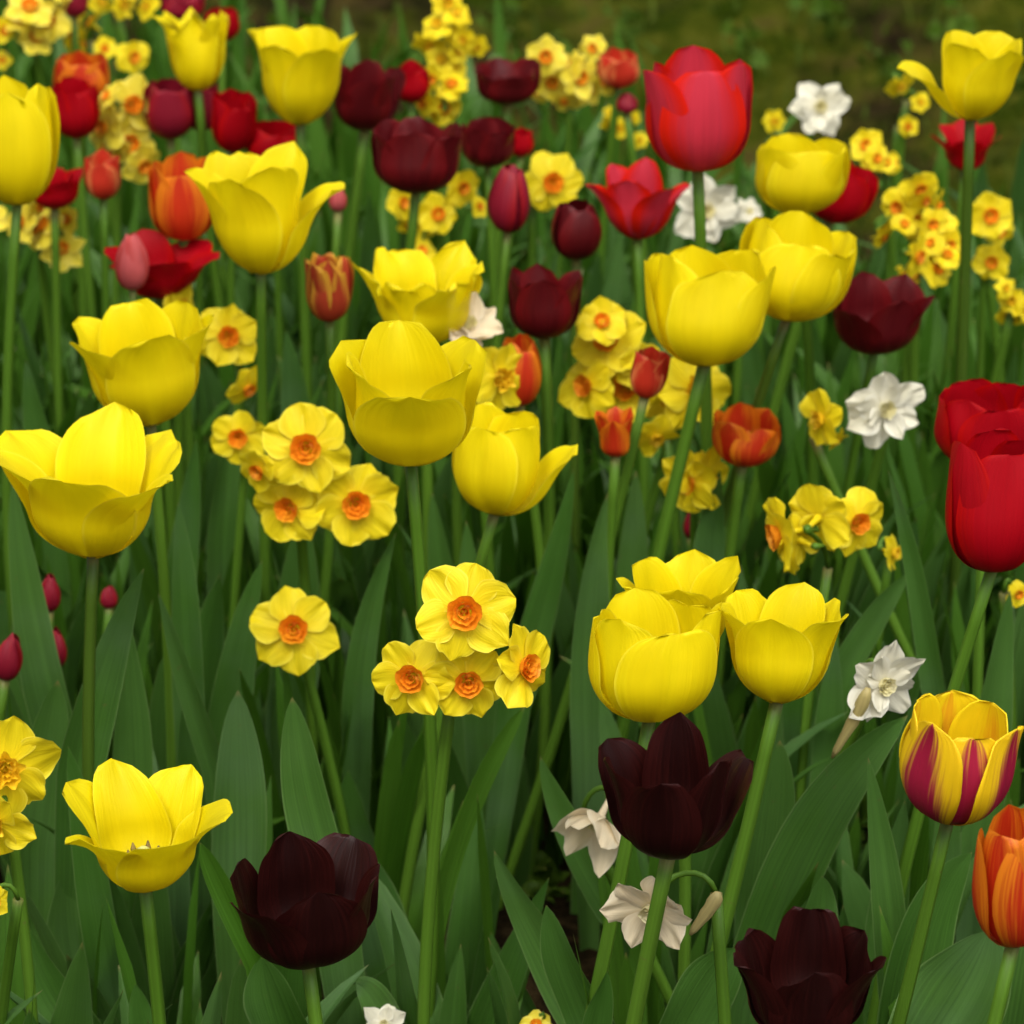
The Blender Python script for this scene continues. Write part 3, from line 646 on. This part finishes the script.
tu('d3', (458, 116, 516, 168), 'wine', 'goblet', 'wine-red tulip half behind a larger wine-red bowl, over a crimson bud', z=.43, az=30, group=DG)
tu('d4', (474, 57, 541, 105), 'wine', 'goblet', 'wine-red tulip high at the back between two daffodil bunches', z=.43, az=12, tilts=[0, 4, 4, 0, 8, 6], group=DG)
tu('d1', (327, 59, 406, 131), 'wine', 'goblet', 'wine-red tulip partly hidden behind a plump yellow tulip at the back', z=.43, az=0, tilts=[0, 8, 0, 6, 2, 6], group=DG)
# red
tu('r1', (643, 45, 753, 172), 'rose', 'egg', 'tall bright red tulip with rosy outer petals, towering at the back', z=.55, az=4, tilts=[0, 4, 0, 4, 2, 8], stem=(697, 250), group=RG, kw=dict(T=.42), lean=(0, 7))
tu('r2', (585, 157, 690, 240), 'rose', 'bowl', 'red tulip spread open beside the small closed wine-red one', z=.43, az=-20, tilts=[0, 16, 0, 18, 0, 22], group=RG, point=.4, lean=(0, 7))
tu('r3', (104, 229, 220, 299), 'red', 'bowl', 'wide scarlet tulip flopped open behind the pink bud', z=.41, az=25, tilts=[4, 16, 10, 20, 4, 16], group=RG)
tu('r4', (934, 378, 1044, 470), 'red', 'cup', 'red tulip at the right picture edge, upper one of two overlapping', z=.44, az=20, group=RG)
tu('r5', (945, 428, 1052, 573), 'red', 'egg', 'red tulip at the right picture edge, lower one of two overlapping, stem leaning', z=.47, az=10, stem=(966, 700), group=RG, kw=dict(T=.38), lean=(0, 7))
tu('r6', (930, 117, 1002, 171), 'red', 'vee', 'red tulip straight behind the stem of the highest yellow tulip on the right', z=.42, az=60, tilts=[0, 0, 0, 0, 0, 0], group=RG)
tu('r7', (806, 153, 879, 224), 'red', 'cup', 'red tulip tilted right, half hidden behind a yellow tulip cup', z=.43, az=10, lean=(14, 0), group=RG)
tu('r8', (24, 166, 83, 210), 'red', 'bowl', 'small red tulip behind the closed yellow tulip at the left edge', z=.41, az=10, group=RG)
tu('r9', (50, 76, 100, 139), 'red', 'cup', 'red tulip in front of an orange one at the back left', z=.43, az=0, group=RG)
tu('r10', (143, 78, 196, 140), 'crimson', 'cup', 'crimson tulip just below the small fringed yellow tulip', z=.42, az=0, group=RG)
tu('r11', (211, 88, 257, 153), 'red', 'cup', 'narrow red tulip above the spread yellow tulip at the back', z=.42, az=20, group=RG)
tu('r12', (245, 120, 304, 164), 'red', 'cup', 'red tulip mostly hidden under the plump yellow bowl at the back', z=.41, az=0, group=RG)
tu('r13', (204, 7, 240, 42), 'red', 'cup', 'small dark red tulip right behind the fringed yellow tulip', z=.42, az=20, group=RG)
tu('r20', (160, -14, 205, 20), 'crimson', 'cup', 'dark red tulip cut off by the top picture edge above the fringed yellow one', z=.43, az=0, group=RG)
tu('r21', (60, -14, 88, 18), 'crimson', 'cup', 'small dark red tulip among pale daffodils at the top left', z=.43, az=10, group=RG)
tu('r22', (182, 80, 222, 132), 'crimson', 'cup', 'crimson tulip wedged between another crimson tulip and a narrow red one', z=.41, az=30, group=RG)
tu('r14', (597, 47, 640, 89), 'scarlet', 'cup', 'small orange-red tulip at the back beside a daffodil bunch', z=.43, az=20, group=RG)
tu('r16', (393, 59, 430, 103), 'red', 'cup', 'red tulip between a wine-red tulip and a tall daffodil bunch', z=.43, az=0, group=RG)
tu('r17', (508, 127, 534, 157), 'red', 'cup', 'tiny red tulip peeping out beside a wine-red one', z=.42, az=0, group=RG)
# orange and bicoloured
tu('o1', (53, 50, 110, 104), 'orange', 'cup', 'orange tulip behind a red one at the back left', z=.44, az=0, group=OG)
tu('o2', (148, 151, 216, 241), 'orange', 'egg', 'orange tulip cup behind the left petal of the spread yellow tulip', z=.44, az=6, group=OG, kw=dict(T=.48))
tu('o3', (498, 333, 542, 406), 'orange', 'egg', 'orange tulip behind a ruffled yellow daffodil in the middle of the bed', z=.40, az=10, group=OG)
tu('o4', (712, 402, 781, 467), 'orange', 'cup', 'orange-red tulip low between two bare green stems', z=.37, az=20, tilts=[0, 0, 10, 4, 0, 6], lean=(6, 0), group=OG)
tu('o5', (630, 346, 671, 399), 'scarlet', 'cup', 'small striped orange-red tulip beside the orange-cupped daffodil bunch, on a leaning stem', z=.43, az=0, lean=(9, 0), stem=(613, 500), group=OG)
tu('o7', (594, 406, 634, 457), 'orange', 'vee', 'pointed orange tulip just below the orange-cupped daffodil bunch', z=.40, az=0, group=OG, kw=dict(T=.45))
tu('o6', (972, 799, 1062, 948), 'orange', 'egg', 'large flaming orange tulip cut by the right picture edge', z=.42, az=20, tilts=[0, 0, 6, 2, 0, 0], stem=(990, 1024), group=OG, kw=dict(T=.40), leaves=0)
tu('b1', (899, 690, 1024, 826), 'bicolour', 'cup', 'yellow tulip flamed with magenta outside, above the large orange one', z=.44, az=-50, tilts=[0, 2, 2, -2, 0, 2], stem=(892, 1005), lean=(5, 0), leaves=0)
tu('s1', (84, 148, 121, 200), 'scarlet', 'cup', 'slim striped red tulip just below the back-left daffodil bunch', z=.42, az=0, group=RG)
tu('f1', (304, 252, 354, 322), 'flame', 'egg', 'red tulip with yellow frilled petal tips, left of the central yellow tulips', z=.43, az=10, stem=(320, 390), kw=dict(ruf=.045, T=.44), tilts=[0, 0, 0, 3, 3, 3])
# buds
BG = 'tulip buds'
tu('p1', (115, 226, 149, 291), 'pink', 'bud', 'pointed pink tulip bud in front of a wide scarlet tulip', z=.43, name='tulip_bud', group=BG)
tu('p2', (329, 185, 347, 212), 'pink', 'bud', 'tiny pink bud touching the right petal of the spread yellow tulip', z=.41, name='tulip_bud', group=BG)
tu('p3', (487, 163, 530, 233), 'crimson', 'bud', 'crimson tulip bud with one loose petal, left of a yellow daffodil', z=.43, az=90, tilts=[14, 0, 0, 0, 0, 0], name='tulip_bud', group=BG)
tu('p4', (616, 92, 638, 114), 'crimson', 'bud', 'small round red bud below an orange-red tulip at the back', z=.41, name='tulip_bud', group=BG)
tu('p5', (38, 570, 61, 612), 'crimson', 'bud', 'small dark crimson bud under the largest left-edge yellow tulip', z=.31, name='tulip_bud', group=BG, leaves=1, lean=(4, 0))
tu('p6', (-6, 632, 23, 681), 'crimson', 'bud', 'dark crimson bud cut by the left picture edge', z=.30, name='tulip_bud', group=BG, leaves=1, lean=(14, 0))
tu('p7', (43, 626, 67, 668), 'crimson', 'bud', 'crimson bud low among leaves, below the small dark bud', z=.26, name='tulip_bud', group=BG, leaves=1)
tu('p8', (100, 585, 118, 609), 'crimson', 'bud', 'tiny crimson bud right beside the thick stem of the largest left tulip', z=.27, name='tulip_bud', group=BG, leaves=0)
tu('p9', (683, 508, 700, 539), 'crimson', 'bud', 'tiny crimson bud low in the shade under a daffodil near the centre', z=.28, name='tulip_bud', group=BG, leaves=0)

# ================================================================== DAFFODILS
DY, DW = 'yellow daffodils', 'white daffodils'
def da(*a, **k): return daffodil(*a, **k)
da([(464, 612, 52, 2, 18), (412, 677, 43, -14, 12), (468, 681, 42, 4, 4), (524, 667, 42, 52, 12)], 'yellow', 'bunch of four orange-cupped yellow daffodils in the very centre foreground', z=.445, stem=(447, 860), group=DY, hub=(452, 690), leaves=0)
da([(294, 629, 43, -2, 22)], 'yellow', 'single orange-cupped yellow daffodil standing alone, left of the central bunch', z=.33, stem=(314, 730), group=DY, seed=3)
da([(306, 448, 46, -2, 18), (355, 503, 43, 10, 10), (289, 508, 37, -20, 8), (259, 470, 25, -35, -10)], 'yellow', 'bunch of orange-cupped daffodils left of the large central yellow tulip', z=.40, stem=(300, 600), group=DY)
da([(238, 437, 29, 0, 10)], 'yellow', 'small yellow daffodil just left of an orange-cupped bunch', z=.37, group=DY)
da([(228, 336, 32, 8, 16), (247, 388, 22, 40, -20)], 'yellow', 'yellow daffodil with a drooping fading bloom below, right of a flared yellow tulip', z=.40, group=DY, stem=(236, 400))
da([(4, 769, 56, 14, 14, 'plain'), (-6, 822, 40, -10, -5, 'plain')], 'plain', 'big yellow daffodil cut by the left picture edge, above a splayed tulip', z=.38, group=DY, stem=(14, 960))
da([(46, 226, 27), (62, 250, 23), (22, 222, 22), (38, 205, 18)], 'pale', 'yellow daffodil bunch under the closed tulip at the left edge', z=.39, group=DY)
da([(105, 128, 26, -50, 10), (132, 104, 28, 20, 15), (118, 98, 20), (130, 142, 27, 10, 5), (143, 165, 22, 30, -10)], 'pale', 'upright cluster of pale yellow daffodils between red tulips at the back left', z=.43, group=DY)
da([(30, 8, 26), (18, 20, 18), (50, 22, 22), (36, 38, 20)], 'pale', 'pale yellow daffodil bunch in the top left corner', z=.43, group=DY)
da([(92, 24, 20), (70, 30, 15), (82, 44, 12)], 'yellow', 'small golden daffodil bunch right of the corner bunch', z=.41, group=DY)
da([(133, 57, 18, 30, 10), (105, 48, 12, 0, 20)], 'yellow', 'lone small golden daffodil left of the fringed yellow tulip', z=.41, group=DY)
da([(148, 6, 15), (122, 4, 16), (100, 2, 14)], 'plain', 'yellow daffodils cut off by the top edge beside the fringed tulip', z=.42, group=DY)
da([(3, 30, 14, 30, 10), (2, 60, 10)], 'yellow', 'small yellow daffodil cut by the left edge near the top', z=.41, group=DY)
da([(447, 2, 18), (437, 25, 17), (455, 14, 16), (461, 38, 17), (430, 44, 18), (477, 46, 13), (442, 60, 18)], 'plain', 'tall dense bunch of yellow daffodils at the back, before the dark soil', z=.47, group=DY, stem=(437, 130))
da([(424, 103, 16, -40, 5), (444, 108, 18, 10, 10), (452, 86, 18), (430, 78, 15)], 'yellow', 'lower yellow daffodil bunch right above a wine-red bowl', z=.43, group=DY)
da([(546, 56, 21, 0, 10), (573, 68, 19), (594, 48, 15), (580, 77, 21, 20, 5), (552, 82, 19), (570, 97, 18, 10, -15)], 'pale', 'pale yellow daffodil bunch at the back left of a small orange-red tulip', z=.44, group=DY)
da([(553, 182, 31, 4, 16), (536, 200, 14, -40, -20)], 'yellow', 'single yellow daffodil between a crimson bud and a red tulip', z=.40, group=DY)
da([(401, 203, 19), (438, 214, 21), (462, 188, 20, 30, 10), (425, 225, 14)], 'yellow', 'yellow daffodil bunch behind the stem of the wine-red bowl', z=.39, group=DY)
da([(920, 188, 20), (899, 207, 21, -40, 5), (937, 206, 19), (917, 221, 19), (940, 224, 18), (904, 225, 14)], 'yellow', 'upper crowded daffodil bunch left of the long stem on the right', z=.42, group=DY)
da([(917, 256, 22), (936, 268, 21), (947, 256, 16), (912, 274, 14)], 'yellow', 'lower crowded golden daffodil bunch just above the wide wine-red tulip', z=.39, group=DY)
da([(990, 215, 24, 8, 12), (1000, 232, 15, 30, -10)], 'yellow', 'yellow daffodil right of the long upper-right stem', z=.40, group=DY)
da([(992, 262, 19, -10, 12)], 'yellow', 'small golden daffodil below another near the right edge', z=.37, group=DY)
da([(1005, 288, 12), (1012, 300, 15), (1006, 315, 12), (1022, 308, 16)], 'plain', 'small yellow daffodil buds and blooms cut by the right edge', z=.36, group=DY)
da([(866, 145, 17, -10, 20), (876, 158, 14), (893, 163, 12)], 'yellow', 'small yellow daffodil bunch beside a tilted red tulip at the back', z=.41, group=DY)
da([(774, 121, 12, 0, 10)], 'plain', 'tiny yellow daffodil at the back right of the towering red tulip', z=.38, group=DY)
da([(900, 85, 17), (920, 102, 11)], 'plain', 'yellow daffodil behind the left petal of the highest right tulip', z=.42, group=DY)
da([(908, 126, 11, 0, 10)], 'yellow', 'tiny yellow daffodil left of the red tulip behind the long stem', z=.39, group=DY)
da([(620, 128, 11), (608, 122, 9), (632, 118, 9), (640, 140, 9)], 'plain', 'tiny yellow daffodils under the small round red bud at the back', z=.37, group=DY)
da([(608, 340, 38, -20, 28), (587, 385, 33, -45, 10), (625, 388, 36, -10, 20), (602, 322, 24, 0, 40), (640, 365, 26, 30, 10)], 'yellow', 'ragged bunch of orange-cupped yellow daffodils left of the smooth yellow cup', z=.41, group=DY, stem=(606, 480))
da([(690, 482, 33, -40, 5), (703, 478, 34, 40, 0, 'plain')], 'yellow', 'two yellow daffodils back to back behind a slanting tulip stem', z=.36, group=DY)
da([(655, 437, 24, 20, -20, 'plain')], 'plain', 'drooping yellow daffodil under the striped orange-red tulip', z=.36, group=DY)
da([(695, 390, 40, 20, 30, 'plain'), (672, 398, 34, -20, 20, 'plain')], 'plain', 'ruffled all-yellow daffodil half hidden behind the smooth yellow tulip cup', z=.38, group=DY)
da([(780, 535, 42, -75, -8), (818, 518, 36, 150, 5), (857, 522, 33, 25, 8), (800, 540, 30, -140, 0)], 'yellow', 'bunch of yellow daffodils seen from behind, above the huddled yellow tulips', z=.40, group=DY, stem=(828, 600), hub=(828, 568))
da([(822, 418, 30, -60, 0, 'plain'), (836, 440, 14, 40, -30, 'plain')], 'plain', 'small yellow daffodil turned left next to a white one', z=.39, group=DY, stem=(845, 500))
da([(500, 378, 38, 30, 10, 'plain'), (478, 392, 24, -10, 0, 'plain')], 'plain', 'ruffled yellow daffodil tucked behind the large round central tulip cup', z=.42, group=DY)
da([(893, 552, 20, 60, 0, 'plain')], 'plain', 'small yellow daffodil low before a long arching leaf', z=.33, group=DY)
da([(1018, 594, 14, 20, 10)], 'yellow', 'small yellow daffodil at the right edge under the lower red tulip', z=.34, group=DY)
da([(180, 305, 24, 60, 10, 'plain')], 'plain', 'yellow daffodil half behind the flared yellow tulip on the left', z=.41, group=DY)
da([(-6, 902, 18, 40, 10, 'plain')], 'plain', 'yellow daffodil petal peeping in at the lower left edge', z=.34, group=DY, leaves=0)
# white ones
da([(884, 408, 43, 20, 10)], 'white', 'white star-shaped daffodil beside a small yellow one', z=.40, group=DW, stem=(870, 500))
da([(883, 683, 46, 24, 2)], 'white', 'white daffodil with a beige tube, right of the huddled yellow tulips', z=.40, group=DW, stem=(826, 800), spathe=[(868, 688), (832, 758)])
da([(600, 818, 39, -30, -34, 'bell')], 'cream', 'drooping cream daffodil half behind the blackish tulip', z=.31, group=DW, stem=(625, 900), leaves=0)
da([(652, 908, 46, -18, -14, 'cream')], 'cream', 'cream daffodil behind the stem of the blackish tulip', z=.37, group=DW, stem=(720, 960), hub=(716, 893), leaves=0, spathe=[(718, 892), (690, 935)])
da([(820, 107, 31, 4, 20)], 'white', 'white daffodil alone against the grass at the back', z=.42, group=DW)
da([(706, 210, 36, 10, 14)], 'white', 'whitish daffodil behind the stem of the towering red tulip', z=.38, group=DW)
da([(748, 212, 17, 40, 40)], 'white', 'small white daffodil left of a yellow cup, partly hidden', z=.37, group=DW)
da([(468, 326, 33, 20, 50, 'cream')], 'white', 'pale creamy daffodil tucked between the two central yellow tulips', z=.46, group=DW, leaves=0)
da([(384, 1024, 22, 0, 30)], 'white', 'white daffodil just showing at the bottom edge left of the middle', z=.20, group=DW, leaves=0)
da([(536, 1026, 18, 0, 60, 'pale')], 'pale', 'small yellow daffodil just showing at the bottom edge under broad leaves', z=.20, group=DY, leaves=0)

# ================================================================== LEAVES seen singly in the foreground, each on its own plant
add_leaf(T['y17'], (28, 926), (86, 1032), 50, 1.98, mid=(50, 985))
add_leaf(T['y17'], (70, 862), (100, 1030), 78, 2.10, kind='broad')
add_leaf(T['y17'], (68, 746), (118, 1024), 40, 2.05, mid=(90, 860))
add_leaf(T['y17'], (135, 984), (146, 1040), 32, 1.95)
add_leaf(T['y17'], (175, 800), (178, 1024), 46, 2.15, kind='broad', mid=(172, 920))
add_leaf(T['y6'], (144, 568), (82, 770), 50, 2.10, mid=(106, 668))
add_leaf(T['y6'], (12, 478), (62, 745), 46, 2.25, mid=(30, 610))
add_leaf(T['y5'], (178, 502), (190, 700), 34, 2.25, mid=(184, 590))
add_leaf(T['y5'], (158, 592), (214, 770), 27, 2.18, mid=(186, 680))
add_leaf(T['d9'], (292, 697), (330, 880), 50, 2.02, mid=(304, 785), kind='broad')
add_leaf(T['d9'], (200, 842), (258, 965), 26, 1.95, mid=(232, 910), kind='strap')
add_leaf(T['d9'], (262, 957), (288, 1040), 66, 1.92, kind='broad')
add_leaf(T['d9'], (356, 842), (402, 1000), 58, 2.15, mid=(372, 900))
add_leaf(T['d9'], (352, 984), (395, 1040), 40, 1.98, mid=(372, 995))
add_leaf(T['y8'], (526, 704), (424, 1030), 20, 2.10, mid=(456, 850), kind='strap')
add_leaf(T['y8'], (348, 770), (396, 960), 60, 2.25, mid=(360, 860))
add_leaf(T['y9'], (440, 965), (520, 1040), 34, 2.20, mid=(474, 985))
add_leaf(T['d8'], (494, 850), (596, 1035), 50, 1.98, mid=(536, 935))
add_leaf(T['d8'], (546, 905), (596, 1040), 52, 1.92, mid=(566, 965), wave=.14)
add_leaf(T['d8'], (607, 971), (592, 1050), 38, 1.88)
add_leaf(T['d8'], (491, 932), (530, 1015), 25, 2.05, mid=(506, 970))
add_leaf(T['d8'], (540, 756), (622, 920), 40, 2.10, mid=(572, 835))
add_leaf(T['d8'], (735, 948), (676, 1040), 66, 1.90, mid=(712, 980), kind='broad')
add_leaf(T['y16'], (908, 715), (742, 1010), 66, 2.02, mid=(808, 838), kind='broad', fold=.55)
add_leaf(T['y16'], (608, 492), (588, 730), 42, 2.30, mid=(590, 600))
add_leaf(T['d10'], (822, 876), (812, 950), 46, 2.00, kind='broad')
add_leaf(T['d10'], (868, 757), (896, 1010), 38, 1.98, mid=(882, 870))
add_leaf(T['b1'], (972, 852), (904, 1040), 72, 1.96, mid=(930, 920))
add_leaf(T['b1'], (945, 700), (900, 1040), 40, 2.10, mid=(940, 900))
add_leaf(T['o6'], (990, 930), (925, 1045), 110, 1.92, mid=(965, 985), kind='broad')
add_leaf(T['o6'], (1030, 900), (1004, 1040), 70, 1.95, kind='broad')
add_leaf(T['r5'], (888, 470), (936, 700), 26, 2.22, mid=(914, 570))
add_leaf(T['r5'], (910, 572), (842, 668), 32, 2.25, mid=(880, 612))

for key, tip, base, w, y, kw in [
    ('y5', (262, 560), (222, 765), 46, 2.30, dict(mid=(238, 660))), ('y5', (304, 515), (288, 730), 52, 2.42, dict(kind='broad')),
    ('y8', (396, 532), (356, 720), 34, 2.30, dict(mid=(366, 630))), ('y8', (432, 492), (452, 640), 34, 2.40, {}),
    ('y8', (466, 520), (480, 700), 40, 2.36, {}), ('y9', (574, 468), (514, 700), 38, 2.32, dict(mid=(548, 590))),
    ('y9', (636, 470), (632, 640), 40, 2.42, {}),
    ('y10', (720, 470), (700, 600), 40, 2.40, {}), ('y16', (792, 560), (800, 740), 44, 2.26, {}),
    ('r5', (1010, 590), (985, 760), 46, 2.16, {}), ('y6', (58, 680), (40, 850), 56, 2.14, dict(kind='broad')),
    ('y6', (126, 610), (132, 800), 44, 2.18, {}), ('y6', (4, 545), (24, 780), 46, 2.5, {}),
    ('y1', (26, 360), (46, 480), 34, 2.55, {}), ('y5', (196, 440), (180, 600), 34, 2.45, {}),
    ('d9', (238, 690), (240, 880), 58, 2.12, dict(kind='broad')),
    ('y17', (186, 690), (196, 880), 50, 2.20, {}),
    ('y16', (780, 740), (760, 900), 56, 2.10, dict(kind='broad')), ('y16', (836, 640), (826, 800), 40, 2.22, {}),
    ('b1', (905, 800), (880, 980), 46, 2.06, {}), ('y4', (286, 330), (300, 440), 34, 2.62, {}), ('y4', (232, 400), (222, 540), 32, 2.5, {})]:
    add_leaf(T[key], tip, base, w, y, fold=.5, **kw)

# leaf clumps without a flower
protos = []
def clump_proto(i):
    rng = np.random.default_rng(80+i)
    root = empty('tulip_leaf_clump', (0, 0, 0), 'clump of broad green tulip leaves without a flower, filling a gap in the bed', 'leaf clump', 'flowerless tulip leaf clumps')
    for k in range(rng.integers(3, 5)):
        a = rng.uniform(0, 6.28)
        v, f, uv = free_leaf(np.array([math.sin(a)*.008, -math.cos(a)*.008, -.01]), a, rng.uniform(.20, .33), rng.uniform(.022, .048), rng.uniform(.0, .16), rng.uniform(.0, .35), rng=rng, wave=rng.uniform(.03, .10), fold=rng.uniform(.3, .9), kind=rng.choice(['tulip', 'tulip', 'broad']), flop=rng.choice([0, 0, .6]))
        mesh_obj('leaf', v, f, uv, TULIP_LEAF, root)
    return root
def copy_clump(src, loc, rz, s):
    c = src.copy(); COL.objects.link(c); c.location = loc; c.rotation_euler = (0, 0, rz); c.scale = (s, s, s)
    for ch in src.children:
        d = ch.copy(); COL.objects.link(d); d.parent = c
rngc = np.random.default_rng(9)
GAPS = [(490, 960, 95), (560, 985, 65), (870, 900, 45), (228, 980, 45), (490, 890, 70), (412, 960, 55), (640, 1000, 50), (330, 960, 40)]
def in_gap(x, y):
    X, Y, D = project([(x, y, 0.02)])
    return any((X[0]-a)**2+((Y[0]-b)*.8)**2 < r_*r_ for a, b, r_ in GAPS)
count = 0
while count < 150:
    y = 1.85+1.5*rngc.random()**1.4; x = rngc.uniform(-.16*y-.05, .16*y+.05)
    if in_gap(x, y) or (y < 2.3 and rngc.random() < .62): continue
    s = rngc.uniform(.8, 1.08)*(1 if y > 2.0 else .9)
    if count < 9:
        p = clump_proto(count); p.location = (x, y, 0); p.rotation_euler = (0, 0, rngc.uniform(0, 6.28)); protos.append(p)
    else: copy_clump(protos[count % 9], (x, y, 0), rngc.uniform(0, 6.28), s)
    count += 1

def strap_mass():
    """the dense strap leaves of daffodils between the flowers"""
    rng = np.random.default_rng(12); mb = MB(); k = 0
    while k < 2900:
        y = rng.uniform(1.85, 4.0); x = rng.uniform(-.165*y-.04, .165*y+.04)
        if in_gap(x, y): continue
        far = 3.3+.4*sstep((.28-x)/.2)+.3*sstep((-.15-x)/.2)
        if y > far+rng.normal(0, .06): continue
        if y < 2.5 and rng.random() < (.96 if y < 2.2 else .70): continue
        hgt = rng.uniform(.18, .33) if y < 3.0 else rng.uniform(.16, .33)
        a = rng.uniform(0, 6.28)
        v, f, uv = free_leaf((x, y, -.015), a, hgt, rng.uniform(.008, .017), rng.uniform(.0, .13), rng.uniform(0, .4), 'strap', rng, n=8, fold=.3, wave=.02, nu=2, flop=rng.choice([0, 0, 0, .8]))
        mb.add(v, f, uv); k += 1
    o = mb.build('foliage', STRAP_LEAF); o['kind'] = 'stuff'
strap_mass()

import os
if os.environ.get('SCENE_REPORT'):
    for r_ in REPORT: print('TUL', r_)
